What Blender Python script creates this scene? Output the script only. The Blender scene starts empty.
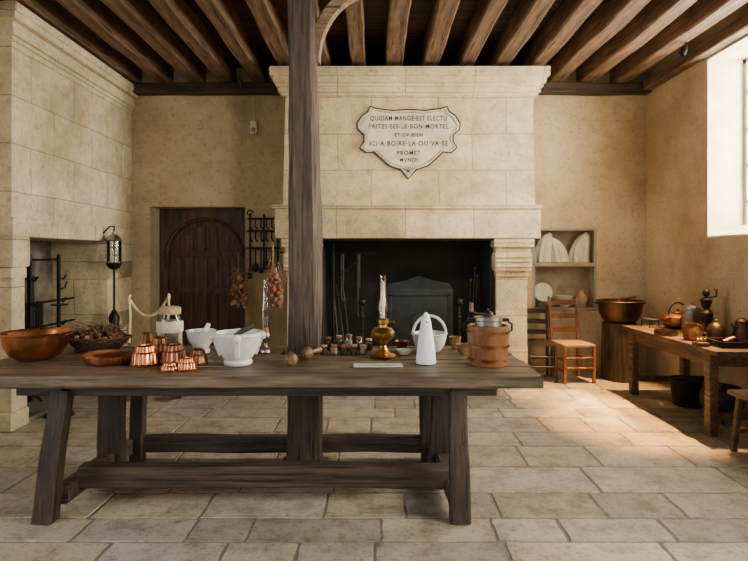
import bpy, bmesh, math, random
from mathutils import Vector, Matrix, Euler, noise
random.seed(7)
R=math.radians
# ------------------------------------------------------------ materials
def newmat(name):
    m=bpy.data.materials.new(name); m.use_nodes=True
    nt=m.node_tree; b=nt.nodes['Principled BSDF']
    return m,nt,b
def ramp(nt,fac,stops):
    r=nt.nodes.new('ShaderNodeValToRGB'); nt.links.new(fac,r.inputs[0])
    e=r.color_ramp.elements
    while len(e)<len(stops): e.new(0.5)
    for i,(p,c) in enumerate(stops):
        e[i].position=p; e[i].color=(*c,1)
    return r.outputs[0]
def coord(nt,scale=(1,1,1),swz=None,src='Object'):
    tc=nt.nodes.new('ShaderNodeTexCoord'); out=tc.outputs[src]
    if swz:
        s=nt.nodes.new('ShaderNodeSeparateXYZ'); c=nt.nodes.new('ShaderNodeCombineXYZ')
        nt.links.new(out,s.inputs[0])
        for i,a in enumerate(swz): nt.links.new(s.outputs['XYZ'.index(a)],c.inputs[i])
        out=c.outputs[0]
    mp=nt.nodes.new('ShaderNodeMapping'); mp.inputs['Scale'].default_value=scale
    nt.links.new(out,mp.inputs[0]); return mp.outputs[0]
def ntex(nt,vec,scale,detail=5,rough=.6):
    n=nt.nodes.new('ShaderNodeTexNoise'); n.inputs['Scale'].default_value=scale
    n.inputs['Detail'].default_value=detail; n.inputs['Roughness'].default_value=rough
    nt.links.new(vec,n.inputs['Vector']); return n
def mix(nt,f,a,b,mode='MIX'):
    m=nt.nodes.new('ShaderNodeMix'); m.data_type='RGBA'; m.blend_type=mode
    for sock,v in ((m.inputs[0],f),(m.inputs[6],a),(m.inputs[7],b)):
        if isinstance(v,(int,float)): sock.default_value=v
        elif isinstance(v,tuple): sock.default_value=(*v,1)
        else: nt.links.new(v,sock)
    return m.outputs[2]
def bump(nt,b,h,strength,dist=.02,prev=None):
    n=nt.nodes.new('ShaderNodeBump'); n.inputs['Strength'].default_value=strength
    n.inputs['Distance'].default_value=dist; nt.links.new(h,n.inputs['Height'])
    if prev: nt.links.new(prev,n.inputs['Normal'])
    nt.links.new(n.outputs[0],b.inputs['Normal']); return n.outputs[0]
def simple(name,c,rough=.5,metal=0,var=.25,scale=12,bmp=.15):
    m,nt,b=newmat(name); v=coord(nt)
    n=ntex(nt,v,scale,4)
    d=tuple(x*(1-var) for x in c); l=tuple(min(1,x*(1+var)) for x in c)
    nt.links.new(ramp(nt,n.outputs[0],[(.3,d),(.7,l)]),b.inputs['Base Color'])
    b.inputs['Roughness'].default_value=rough; b.inputs['Metallic'].default_value=metal
    if bmp: bump(nt,b,n.outputs[0],bmp,.01)
    return m
def wood(name,dark,light,axis='X',rough=.55,sc=1.0,bmp=.5,cracks=True):
    m,nt,b=newmat(name)
    s={'X':(1,9,9),'Y':(9,1,9),'Z':(9,9,1)}[axis]
    v=coord(nt,tuple(q*sc for q in s)); n=ntex(nt,v,2.2,8,.65)
    v2=coord(nt,(1,1,1)); n2=ntex(nt,v2,1.7,4)
    v3=coord(nt,tuple(q*sc*(3 if q==9 else .8) for q in s)); n3=ntex(nt,v3,2.0,3,.5)
    col=ramp(nt,n.outputs[0],[(.30,dark),(.50,tuple((a+c)/2 for a,c in zip(dark,light))),(.68,light)])
    shade=ramp(nt,n2.outputs[0],[(.32,(.5,.5,.5)),(.68,(1.15,1.12,1.08))])
    c=mix(nt,1.0,col,shade,'MULTIPLY')
    if cracks: c=mix(nt,1.0,c,ramp(nt,n3.outputs[0],[(.36,(.22,.2,.18)),(.43,(1,1,1))]),'MULTIPLY')
    nt.links.new(c,b.inputs['Base Color'])
    rr=ramp(nt,n.outputs[0],[(.3,(rough+.15,)*3),(.7,(rough-.08,)*3)])
    nt.links.new(rr,b.inputs['Roughness'])
    p=bump(nt,b,n.outputs[0],bmp,.012)
    if cracks: bump(nt,b,n3.outputs[0],bmp*.6,.01,p)
    return m
def blocks(name,swz,c1,c2,mortar,bw=.7,bh=.33,ms=.008,stain=(.6,.55,.45),rough=.85,bs=.5,off=.5,midc=(.76,.73,.66),soft=False):
    m,nt,b=newmat(name)
    v=coord(nt,(1,1,1),swz); vv=coord(nt)
    w=ntex(nt,vv,1.8,3); 
    va=nt.nodes.new('ShaderNodeVectorMath'); va.operation='MULTIPLY_ADD'
    nt.links.new(w.outputs['Color'],va.inputs[0]); va.inputs[1].default_value=(.07,.03,.0); nt.links.new(v,va.inputs[2])
    br=nt.nodes.new('ShaderNodeTexBrick'); nt.links.new(va.outputs[0],br.inputs['Vector'])
    br.inputs['Scale'].default_value=1; br.inputs['Brick Width'].default_value=bw; br.inputs['Row Height'].default_value=bh
    br.inputs['Mortar Size'].default_value=ms; br.inputs['Mortar Smooth'].default_value=.5; br.inputs['Bias'].default_value=0
    br.offset=off
    br.inputs['Color1'].default_value=(*c1,1); br.inputs['Color2'].default_value=(*c2,1)
    br.inputs['Mortar'].default_value=(*mortar,1)
    big=ntex(nt,vv,.7,4,.5) if soft else ntex(nt,vv,1.1,9,.72)
    fine=ntex(nt,vv,24,6,.75); mid=ntex(nt,vv,4.5,7,.72)
    c=mix(nt,1.0,br.outputs[0],ramp(nt,big.outputs[0],[(.36,stain),(.62,(1.03,1.03,1.03))]),'MULTIPLY')
    c=mix(nt,1.0,c,ramp(nt,mid.outputs[0],[(.32,midc),(.60,(1.05,1.04,1.02))]),'MULTIPLY')
    c=mix(nt,1.0,c,ramp(nt,fine.outputs[0],[(.34,(.66,.62,.56)),(.46,(1,1,1))]),'MULTIPLY')
    nt.links.new(c,b.inputs['Base Color'])
    rr=ramp(nt,mid.outputs[0],[(.3,(rough-.12,)*3),(.7,(min(1,rough+.1),)*3)]); nt.links.new(rr,b.inputs['Roughness'])
    inv=nt.nodes.new('ShaderNodeMath'); inv.operation='SUBTRACT'; inv.inputs[0].default_value=1; nt.links.new(br.outputs['Fac'],inv.inputs[1])
    p=bump(nt,b,inv.outputs[0],bs,.015)
    p=bump(nt,b,fine.outputs[0],.4,.012,p); bump(nt,b,mid.outputs[0],.5,.03,p)
    return m
M={}
M['blkXZ']=blocks('limestone_xz','XZY',(.77,.655,.44),(.65,.545,.36),(.38,.305,.20),.78,.42,.006,(.68,.62,.50),.85,.6,.5,(.76,.72,.64))
M['blkYZ']=blocks('limestone_yz','YZX',(.77,.68,.49),(.67,.585,.42),(.38,.32,.22),.72,.42,.006,(.68,.63,.53),.85,.6,.5,(.76,.72,.65))
M['plXZ']=blocks('plaster_xz','XZY',(.60,.50,.33),(.58,.48,.315),(.52,.43,.28),1.1,.55,.004,(.66,.59,.48),.9,.1,.5,(.88,.86,.82),True)
M['plYZ']=blocks('plaster_yz','YZX',(.58,.485,.33),(.56,.465,.315),(.50,.42,.28),1.1,.55,.004,(.66,.59,.48),.9,.1,.5,(.88,.86,.82),True)
M['reveal']=simple('window_reveal_limewash',(.66,.56,.39),.8,0,.18,6,.3)
M['soot']=simple('soot',(.010,.009,.008),.95,0,.5,5,.4)
M['sootst']=simple('sooty_stone',(.15,.125,.095),.9,0,.6,4,.4)
M['nicheshade']=simple('niche_stone_shaded',(.30,.25,.17),.9,0,.3,5,.4)  # stone colour darkened to paint in the shadow inside the niche
M['beam']=wood('oak_beam',(.05,.027,.014),(.26,.15,.08),'Y',.65,.8,.9)
M['beamx']=wood('oak_beam_cross',(.018,.011,.007),(.08,.045,.025),'X',.65,.8)
M['boards']=wood('ceiling_boards',(.016,.009,.006),(.06,.032,.017),'X',.75,.8)
M['post']=wood('weathered_post',(.045,.027,.018),(.13,.085,.056),'Z',.65,1.1,1.0)
M['brace']=wood('brace_oak',(.15,.09,.048),(.38,.25,.14),'X',.6,1.0)
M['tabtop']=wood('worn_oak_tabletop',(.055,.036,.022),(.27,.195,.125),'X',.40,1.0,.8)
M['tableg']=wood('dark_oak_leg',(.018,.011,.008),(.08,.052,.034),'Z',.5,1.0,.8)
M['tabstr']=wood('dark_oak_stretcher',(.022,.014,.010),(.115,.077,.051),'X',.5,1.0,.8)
M['door']=wood('door_oak',(.03,.012,.006),(.14,.06,.028),'Z',.45,1.2)
M['tab2']=wood('walnut_tabletop',(.03,.016,.008),(.15,.085,.045),'Y',.42,1.0)
M['chair']=wood('orange_chair_wood',(.10,.035,.012),(.30,.125,.045),'Z',.4,1.5,.3,False)
M['chaird']=wood('dark_chair_wood',(.010,.007,.005),(.04,.025,.018),'Z',.45,1.5,.3,False)
M['rush']=simple('rush_seat',(.30,.18,.08),.8,0,.4,40,.5)
M['log']=wood('log_block',(.02,.013,.009),(.085,.055,.036),'Z',.8,1,.9)
M['iron']=simple('black_iron',(.02,.02,.021),.5,.7,.3,20,.3)
M['copper']=simple('copper',(.52,.20,.085),.30,1,.36,9,.2)
M['copperd']=simple('aged_copper',(.26,.11,.052),.4,1,.45,9,.25)
M['brass']=simple('brass',(.44,.26,.07),.34,1,.35,12,.15)
M['tin']=simple('tinned_metal',(.32,.29,.25),.4,1,.35,9,.2)
M['ceramic']=simple('white_ceramic',(.78,.76,.69),.3,0,.06,5,.05)
M['marble']=simple('worn_marble',(.66,.66,.60),.5,0,.2,9,.25)
M['sugar']=simple('sugar_loaf_white',(.90,.91,.90),.6,0,.04,20,.1)
M['plaque']=simple('plaque_limestone',(.64,.57,.43),.85,0,.25,6,.5)
M['ink']=simple('engraving_black',(.045,.037,.028),.85,0,.5,40,0)
M['cloth']=simple('linen',(.60,.53,.39),.9,0,.14,10,.3)
M['cork']=simple('cork',(.42,.28,.16),.85,0,.3,40,.3)
M['spice1']=simple('spice_brown',(.22,.1,.04),.8,0,.5,60,.3)
M['spice2']=simple('spice_green',(.12,.13,.05),.8,0,.5,60,.3)
M['spice3']=simple('flour',(.62,.55,.42),.9,0,.15,40,.3)
M['onion']=simple('dried_onion',(.22,.075,.035),.5,0,.5,14,.2)
M['garlic']=simple('garlic',(.36,.24,.16),.6,0,.35,20,.2)
M['straw']=simple('dry_straw',(.22,.14,.065),.85,0,.35,30,.2)
M['wicker']=simple('wicker',(.10,.05,.025),.7,0,.5,60,.6)
M['bucket']=wood('orange_bucket_wood',(.13,.05,.018),(.36,.15,.052),'Z',.38,2,.3,False)
M['turned']=wood('turned_beech',(.12,.055,.022),(.30,.16,.08),'X',.45,2,.3,False)
M['rope']=simple('cream_rope',(.72,.60,.30),.8,0,.2,60,.4)
M['paper']=simple('paper_card',(.58,.55,.46),.7,0,.04,10,0)
M['green']=simple('green_bronze',(.06,.07,.045),.5,.3,.3,20,.2)
M['winframe']=simple('window_paint',(.24,.22,.19),.6,0,.1,10,0)
M['screen']=simple('iron_fireback',(.04,.047,.05),.45,.75,.35,6,.4)
M['mortar']=simple('floor_mortar',(.19,.165,.13),.95,0,.3,30,.4)
M['candle']=simple('candle_wax',(.85,.80,.66),.5,0,.04,10,0)
M['copperold']=simple('old_dark_copper',(.085,.055,.04),.45,1,.4,9,.2)
def glassmat():
    m,nt,b=newmat('thin_glass'); nt.nodes.remove(b)
    out=nt.nodes['Material Output']
    t=nt.nodes.new('ShaderNodeBsdfTransparent'); t.inputs[0].default_value=(.93,.95,.93,1)
    g=nt.nodes.new('ShaderNodeBsdfGlossy'); g.inputs['Roughness'].default_value=.06
    lw=nt.nodes.new('ShaderNodeLayerWeight'); lw.inputs[0].default_value=.4
    mx=nt.nodes.new('ShaderNodeMixShader')
    nt.links.new(lw.outputs['Fresnel'],mx.inputs[0]); nt.links.new(t.outputs[0],mx.inputs[1]); nt.links.new(g.outputs[0],mx.inputs[2])
    nt.links.new(mx.outputs[0],out.inputs[0]); return m
M['glass']=glassmat()
def flagmat():
    m,nt,b=newmat('worn_flagstones'); v=coord(nt)
    at=nt.nodes.new('ShaderNodeAttribute'); at.attribute_name='tint'
    big=ntex(nt,v,1.1,5,.6); mid=ntex(nt,v,5,7,.72); fine=ntex(nt,v,28,6,.75)
    c=mix(nt,1.0,at.outputs['Color'],ramp(nt,big.outputs[0],[(.35,(.78,.76,.74)),(.65,(1.08,1.05,1.0))]),'MULTIPLY')
    c=mix(nt,1.0,c,ramp(nt,mid.outputs[0],[(.36,(.62,.57,.50)),(.52,(1,1,1)),(.7,(1.14,1.12,1.08))]),'MULTIPLY')
    c=mix(nt,1.0,c,ramp(nt,fine.outputs[0],[(.36,(.52,.49,.44)),(.47,(1,1,1))]),'MULTIPLY')
    nt.links.new(c,b.inputs['Base Color'])
    nt.links.new(ramp(nt,mid.outputs[0],[(.35,(.58,)*3),(.65,(.30,)*3)]),b.inputs['Roughness'])
    p=bump(nt,b,mid.outputs[0],.45,.02); bump(nt,b,fine.outputs[0],.4,.008,p); return m
M['flag']=flagmat()
# ------------------------------------------------------------ builder
class B:
    def __init__(s,name,loc=(0,0,0),rz=0):
        s.name=name; s.loc=loc; s.rz=rz; s.bm=bmesh.new(); s.mats=[]
    def mi(s,k):
        if k not in s.mats: s.mats.append(k)
        return s.mats.index(k)
    def add(s,vs,fs,k,smooth=False):
        i=s.mi(k); V=[s.bm.verts.new(v) for v in vs]
        for f in fs:
            try: F=s.bm.faces.new([V[j] for j in f]); F.material_index=i; F.smooth=smooth
            except ValueError: pass
    def box(s,a,b,k,bev=0.0):
        x0,y0,z0=a; x1,y1,z1=b
        t=bmesh.new(); bmesh.ops.create_cube(t,size=1)
        for v in t.verts: v.co=Vector(((x0+x1)/2+v.co.x*(x1-x0),(y0+y1)/2+v.co.y*(y1-y0),(z0+z1)/2+v.co.z*(z1-z0)))
        if bev: bmesh.ops.bevel(t,geom=list(t.edges),offset=bev,segments=2,affect='EDGES',profile=.6)
        t.verts.index_update(); s.add([v.co.copy() for v in t.verts],[[v.index for v in f.verts] for f in t.faces],k); t.free()
    def bar(s,p1,p2,w,h,k,ch=.01,n=8,jit=.004,fr=2.0,w2=None,h2=None,up=(0,0,1)):
        p1=Vector(p1);p2=Vector(p2);d=(p2-p1).normalized(); u=Vector(up)
        if abs(d.dot(u))>.95: u=Vector((0,1,0))
        a=d.cross(u).normalized(); c=a.cross(d).normalized()
        w2=w2 or w; h2=h2 or h; vs=[]
        sd=random.random()*50
        for i in range(n+1):
            t=i/n; W=(w+(w2-w)*t)/2; H=(h+(h2-h)*t)/2; o=p1.lerp(p2,t)
            for (x,y) in ((-W+ch,-H),(W-ch,-H),(W,-H+ch),(W,H-ch),(W-ch,H),(-W+ch,H),(-W,H-ch),(-W,-H+ch)):
                q=o+a*x+c*y
                if jit:
                    q2=Vector((q.x*fr+sd,q.y*fr,q.z*fr)); q=q+a*noise.noise(q2)*jit*2+c*noise.noise(q2+Vector((9,3,1)))*jit*2
                vs.append(q)
        fs=[]
        for i in range(n):
            for j in range(8):
                fs.append([i*8+j,i*8+(j+1)%8,(i+1)*8+(j+1)%8,(i+1)*8+j])
        fs.append(list(range(8))[::-1]); fs.append([n*8+j for j in range(8)])
        s.add(vs,fs,k)
    def tube(s,pts,r,k,seg=8,closed=False):
        P=[Vector(p) for p in pts]; n=len(P); vs=[];fs=[]; pa=None
        for i,p in enumerate(P):
            if closed: d=(P[(i+1)%n]-P[i-1])
            else: d=P[min(i+1,n-1)]-P[max(i-1,0)]
            d.normalize()
            if pa is None:
                u=Vector((0,0,1)) if abs(d.z)<.9 else Vector((1,0,0)); a=d.cross(u).normalized()
            else: a=(pa-d*pa.dot(d)).normalized()
            pa=a; c=d.cross(a); rr=r[i] if isinstance(r,(list,tuple)) else r
            for j in range(seg):
                t=2*math.pi*j/seg; vs.append(p+a*math.cos(t)*rr+c*math.sin(t)*rr)
        m=n if closed else n-1
        for i in range(m):
            for j in range(seg):
                i2=(i+1)%n; fs.append([i*seg+j,i*seg+(j+1)%seg,i2*seg+(j+1)%seg,i2*seg+j])
        if not closed: fs.append(list(range(seg))[::-1]); fs.append([(n-1)*seg+j for j in range(seg)])
        s.add(vs,fs,k,True)
    def lathe(s,prof,k,c=(0,0,0),seg=32,fl=None,rot=None,sy=1):
        vs=[];fs=[];idx=[]; Mx=Euler(rot).to_matrix() if rot else Matrix.Identity(3); c=Vector(c)
        for (r,z) in prof:
            if r<1e-5: idx.append([len(vs)]); vs.append(c+Mx@Vector((0,0,z)))
            else:
                row=[]
                for j in range(seg):
                    t=2*math.pi*j/seg; q=r
                    if fl: q=r*(1+fl[0]*abs(math.sin(fl[1]*t/2))-fl[0]/2)
                    row.append(len(vs)); vs.append(c+Mx@Vector((q*math.cos(t),q*math.sin(t)*sy,z)))
                idx.append(row)
        for a,b in zip(idx[:-1],idx[1:]):
            for j in range(seg):
                j2=(j+1)%seg
                if len(a)==1 and len(b)==1: continue
                if len(a)==1: fs.append([a[0],b[j2],b[j]])
                elif len(b)==1: fs.append([a[j],a[j2],b[0]])
                else: fs.append([a[j],a[j2],b[j2],b[j]])
        s.add(vs,fs,k,True)
    def ball(s,c,r,k,seg=14,rot=None):
        rx,ry,rz=(r,r,r) if isinstance(r,(int,float)) else r
        n=seg//2; s.lathe([(rx*math.sin(math.pi*i/n),-rz*math.cos(math.pi*i/n)) for i in range(n+1)],k,c,seg,None,rot,ry/rx)
    def prism(s,poly,f,k,lo,hi):
        n=len(poly); vs=[f(u,v,lo) for u,v in poly]+[f(u,v,hi) for u,v in poly]
        fs=[list(range(n)),list(range(n,2*n))]+[[i,(i+1)%n,n+(i+1)%n,n+i] for i in range(n)]
        s.add(vs,fs,k)
    def done(s,parent=None):
        bmesh.ops.recalc_face_normals(s.bm,faces=s.bm.faces)
        me=bpy.data.meshes.new(s.name); s.bm.to_mesh(me); s.bm.free()
        for k in s.mats: me.materials.append(M[k])
        try: me.set_sharp_from_angle(angle=R(38))
        except Exception: pass
        o=bpy.data.objects.new(s.name,me); o.location=s.loc; o.rotation_euler=(0,0,s.rz)
        bpy.context.collection.objects.link(o)
        if parent: o.parent=parent
        return o
# ------------------------------------------------------------ room constants
XL,XR,YB,YF,ZC=-3.9,3.54,7.1,-3.0,3.97
TH=.5
def make_floor():
    rnd=random.Random(23)
    bm=bmesh.new(); col=bm.loops.layers.float_color.new('tint')
    def face(vs,mi,c=(0.1,.1,.1,1)):
        f=bm.faces.new(vs); f.material_index=mi
        for l in f.loops: l[col]=c
    x0,x1,y0,y1=XL-TH,XR+TH,YF-TH,YB+TH
    r=bmesh.ops.create_cube(bm,size=1)
    for v in r['verts']: v.co=Vector(((x0+x1)/2+v.co.x*(x1-x0),(y0+y1)/2+v.co.y*(y1-y0),-.051+v.co.z*.09))
    for f in bm.faces: f.material_index=0
    y=y0
    while y<y1-.05:
        h=rnd.choice((.26,.30,.34,.38,.43)); y2=min(y+h,y1); x=x0-rnd.random()*.5
        while x<x1:
            w=rnd.choice((rnd.uniform(.32,.5),rnd.uniform(.5,.75),rnd.uniform(.6,.98))); xa=max(x,x0); xb=min(x+w,x1)
            if xb-xa>.05:
                g=.0025; pts=[]
                A=[(xa+g,y+g),(xb-g,y+g),(xb-g,y2-g),(xa+g,y2-g)]
                for i in range(4):
                    p=Vector(A[i]);q=Vector(A[(i+1)%4]); n=6
                    nrm=Vector((-(q-p).y,(q-p).x)).normalized()
                    for k in range(n):
                        t=k/n; e=rnd.uniform(0,.007)+(.007 if k==0 else 0)
                        pts.append(p.lerp(q,t)+nrm*e)
                cx=(xa+xb)/2; cy=(y+y2)/2; zt=-rnd.random()*.002
                lo=[bm.verts.new((p.x,p.y,-.008)) for p in pts]
                hi=[]
                for p in pts:
                    d=Vector((cx,cy))-p; d.normalize(); hi.append(bm.verts.new((p.x+d.x*.007,p.y+d.y*.007,zt)))
                v=rnd.uniform(.72,1.12); wm=rnd.uniform(-.02,.05)
                c=((.46+wm)*v,(.42+wm*.5)*v,(.355-wm*.6)*v,1)
                face(hi,1,c)
                for i in range(len(pts)):
                    j=(i+1)%len(pts); face([lo[i],lo[j],hi[j],hi[i]],1,tuple(q*.8 for q in c[:3])+(1,))
            x+=w
        y=y2
    bmesh.ops.recalc_face_normals(bm,faces=bm.faces)
    me=bpy.data.meshes.new('floor'); bm.to_mesh(me); bm.free()
    me.materials.append(M['mortar']); me.materials.append(M['flag'])
    o=bpy.data.objects.new('floor',me); bpy.context.collection.objects.link(o)
make_floor()
def wall(name,axis,pos,out,u0,u1,holes,key,z0=0,z1=ZC):
    b=B(name); us=sorted({u0,u1,*[h[0] for h in holes],*[h[1] for h in holes]})
    lo,hi=min(pos,pos+out),max(pos,pos+out)
    for a,c in zip(us[:-1],us[1:]):
        zs=[(z0,z1)]
        for h in holes:
            if h[0]<=a and c<=h[1]:
                zs=[(z0,h[2]),(h[3],z1)]
        for p,q in zs:
            if q-p<1e-4: continue
            if axis=='x': b.box((lo,a,p),(hi,c,q),key)
            else: b.box((a,lo,p),(c,hi,q),key)
    return b.done()
DX0,DX1,DZ=-2.92,-1.68,2.16
NX0,NX1,NZ0,NZ1=2.07,2.90,.80,1.88
wall('wall_back','y',YB,TH,XL-TH,XR+TH,[(DX0,DX1,0,DZ),(NX0,NX1,NZ0,NZ1)],'plXZ')
WR=[(4.35,5.80,1.71,3.62),(.4,2.1,1.2,3.55)]
wall('wall_right','x',XR,TH,YF,YB,WR,'plYZ')
WL=[(0.2,2.2,.9,3.5)]
wall('wall_left','x',XL,-TH,YF,YB,WL,'plYZ')
WF=[(-2.6,-.8,.9,3.4),(.8,2.6,.9,3.4)]
wall('wall_front','y',YF,-TH,XL-TH,XR+TH,WF,'plXZ')
wi=1
def window(axis,pos,u0,u1,z0,z1):
    global wi
    b=B('window_%d'%wi); wi+=1
    def bx(a,c,p,q,t=.05):
        if axis=='x': b.box((pos-t/2,a,p),(pos+t/2,c,q),'winframe',.004)
        else: b.box((a,pos-t/2,p),(c,pos+t/2,q),'winframe',.004)
    bx(u0,u1,z0,z0+.07); bx(u0,u1,z1-.07,z1); bx(u0,u0+.07,z0,z1); bx(u1-.07,u1,z0,z1)
    m=(u0+u1)/2; bx(m-.04,m+.04,z0,z1,.06)
    for i in range(1,5):
        z=z0+(z1-z0)*i/5; bx(u0,u1,z-.014,z+.014,.035)
    for uu in ((u0+m)/2,(m+u1)/2): bx(uu-.012,uu+.012,z0,z1,.035)
    b.done()
for h in WR: window('x',XR+.40,*h)
for h in WL: window('x',XL-.40,*h)
for h in WF: window('y',YF-.40,*h)
h=WR[0]
b=B('trim_1')
b.box((XR+.0,h[1]-.02,h[2]),(XR+.38,h[1]-.001,h[3]),'reveal')
b.box((XR+.0,h[0]+.001,h[2]),(XR+.38,h[0]+.02,h[3]),'reveal')
b.box((XR+.0,h[0]+.02,h[3]-.02),(XR+.38,h[1]-.02,h[3]-.001),'reveal')
b.prism([(XR-.01,h[2]),(XR+.38,h[2]),(XR+.38,h[2]+.14),(XR-.01,h[2]+.02)],lambda u,v,w:(u,w,v),'reveal',h[0]+.02,h[1]-.02)
b.done()
# ------------------------------------------------------------ ceiling
b=B('ceiling'); b.box((XL-TH,YF-TH,ZC),(XR+TH,YB+TH,ZC+.1),'boards'); b.done()
par=bpy.data.objects.new('ceiling_beams',None); bpy.context.collection.objects.link(par)
x=-.16-.42*8; i=0
while x<XR-.05:
    b=B('joist_%d'%i,(x,0,3.845)); b.bar((0,YF,0),(0,YB-.02,0),.18+random.uniform(-.02,.02),.24,'beam',.014,44,.008,1.8); b.done(par)
    x+=.42+random.uniform(-.02,.02); i+=1
b=B('main_girder'); b.bar((XL,3.92,3.58),(XR,3.92,3.58),.30,.28,'beamx',.02,20,.01); b.done(par)
for nm,x0,x1 in (('wall_plate_1',XL+.1,-1.2),('wall_plate_2',2.0,XR-.01)):
    b=B(nm); b.bar((x0,YB-.09,3.665),(x1,YB-.09,3.665),.16,.13,'beamx',.012,12,.006); b.done(par)
b=B('wall_plate_3'); b.bar((XR-.07,YF,3.68),(XR-.07,YB-.2,3.68),.13,.12,'beam',.012,12,.004); b.done(par)
b=B('oak_post',(-.5,3.9,0))
vs=[];fs=[];N=60;S=24
for i in range(N+1):
    z=3.43*i/N; r=.124-.022*i/N
    if z<.12: r+=.02*(1-z/.12)
    for j in range(S):
        t=2*math.pi*j/S
        sq=1/max(abs(math.cos(t)),abs(math.sin(t))); rr=r*min(1.13,sq*.96)
        rr+=.010*noise.noise(Vector((math.cos(t)*2,math.sin(t)*2,z*1.5)))+.008*noise.noise(Vector((math.cos(t)*7,math.sin(t)*7,z*3)))
        vs.append((rr*math.cos(t)+.012*math.sin(z*1.3),rr*math.sin(t),z))
for i in range(N):
    for j in range(S): fs.append([i*S+j,i*S+(j+1)%S,(i+1)*S+(j+1)%S,(i+1)*S+j])
fs+= [list(range(S)),[N*S+j for j in range(S)]]
b.add(vs,fs,'post',True)
pts=[]
for i in range(13):
    t=i/12; a=t*math.pi/2
    pts.append((.07+.45*(1-math.cos(a)),0,2.90+.54*math.sin(a)))
for p,q in zip(pts[:-1],pts[1:]): b.bar(p,q,.09,.075,'brace',.008,1,0,up=(0,1,0))
b.box((-.17,-.13,0),(.17,.15,.035),'sootst',.01)
b.done()
def spotfix(name,x,y,z,tilt):
    b=B(name,(x,y,z)); b.tube([(0,0,0),(0,0,-.06)],.008,'iron')
    b.lathe([(0,-.0),(.025,0),(.035,-.05),(.035,-.10),(.03,-.1),(.028,-.06),(0,-.06)],'iron',(0,0,-.05),16,None,tilt)
    b.done()
spotfix('ceiling_spotlight',-1.63,6.6,3.725,(.3,0,0))
spotfix('ceiling_spotlight',3.2,5.6,3.725,(0,.4,0))
# ------------------------------------------------------------ central fireplace
b=B('fireplace')
yB=YB-.002
b.box((-1.13,6.20,1.72),(1.90,yB,2.06),'blkXZ',.014)
b.box((-1.16,6.17,2.055),(1.93,yB,2.10),'blkXZ',.012)
b.prism([(-1.05,2.09),(1.86,2.09),(1.83,3.36),(-1.02,3.36)],lambda u,v,w:(u,w,v),'blkXZ',6.28,yB)
prof=[(6.28,3.34),(6.25,3.36),(6.25,3.40),(6.20,3.45),(6.20,3.50),(6.14,3.56),(6.14,3.66)]
for (ya,za),(y2,z2) in ((prof[1],prof[2]),(prof[3],prof[4]),(prof[5],prof[6])):
    e=6.28-ya
    b.box((-1.04-e,ya,za),(1.85+e,yB,z2+.001),'blkXZ',.006)
b.box((-1.10,6.22,3.39),(1.91,yB,3.46),'blkXZ',.02); b.box((-1.15,6.17,3.49),(1.96,yB,3.57),'blkXZ',.02)
for cx in (-.83,1.60):
    for (w,z0,z1,y0,bv) in ((.46,1.62,1.72,6.22,.012),(.40,1.56,1.625,6.27,.01),(.44,1.34,1.565,6.24,.045),(.38,1.28,1.345,6.30,.012),(.36,.88,1.285,6.33,.008),(.36,.46,.882,6.33,.008),(.37,.13,.462,6.33,.008),(.44,0,.135,6.27,.015)):
        b.box((cx-w/2,y0,z0),(cx+w/2,yB,z1),'blkXZ',bv)
    for zz in (1.40,1.46,1.51): b.tube([(cx-.2,6.235,zz),(cx+.2,6.235,zz)],.014,'blkXZ')
b.box((-.67,6.40,.0),(-.60,yB,1.72),'soot'); b.box((1.36,6.40,0),(1.43,yB,1.72),'soot')
b.box((-.66,6.98,0),(1.42,yB,1.72),'soot'); b.box((-.64,6.23,1.70),(1.40,7.0,1.725),'soot')
b.box((-.62,6.15,0),(1.40,7.0,.05),'sootst',.01)
b.done()
b=B('iron_fireback',(.55,6.90,.05))
b.box((-.40,-.02,0),(.45,.02,1.05),'screen',.01)
b.prism([(-.40,1.05),(.45,1.05),(.40,1.12),(.22,1.15),(.02,1.22),(-.17,1.15),(-.35,1.12)],lambda u,v,w:(u,w,v),'screen',-.02,.02)
for a,c,d,e in ((-.36,.06,.41,.09),(-.36,.96,.41,.99),(-.36,.06,-.33,.99),(.38,.06,.41,.99)): b.box((a,-.034,c),(d,-.015,e),'screen',.005)
b.lathe([(0,0),(.13,0),(.10,.02),(0,.03)],'screen',(.02,-.02,.62),20,None,(R(90),0,0))
b.done()
for sx in (-.14,1.0):
    b=B('andiron',(sx,6.42,.05))
    b.tube([(-.1,0,0.0),(-.06,0,.09),(0,0,.12),(.06,0,.09),(.1,0,0.0)],.014,'iron')
    b.tube([(0,0,.12),(0,0,.88)],.020,'iron'); b.ball((0,0,.93),.05,'iron'); b.ball((0,0,.35),.035,'iron'); b.ball((0,0,.75),.03,'iron'); b.tube([(0,0,.6),(0,-.05,.57),(0,-.07,.62)],.01,'iron')
    b.tube([(0,0,.13),(0,.36,.13),(0,.40,0.0)],.013,'iron'); b.done()
b=B('fire_grate',(.45,6.55,.05))
for i in range(7): b.tube([(-.3,-.12+.04*i,.16),(.3,-.12+.04*i,.16)],.009,'iron')
for sx in (-.27,.27): b.tube([(sx,-.14,0),(sx,-.14,.28)],.012,'iron'); b.tube([(sx,.14,0),(sx,.14,.28)],.012,'iron'); b.tube([(sx,-.14,.16),(sx,.14,.16)],.01,'iron')
for i in range(5): b.tube([(-.25+.02*i,-.09+.045*i,.20),(.24,-.07+.04*i,.205+.01*i)],.03,'log')
b.done()
b=B('hearth_crane',(-.50,6.7,.05))
b.tube([(0,0,0),(0,0,1.64)],.018,'iron'); b.tube([(0,0,1.5),(.55,0,1.5)],.014,'iron'); b.tube([(0,0,1.15),(.2,0,1.33),(.42,0,1.5)],.011,'iron')
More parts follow.
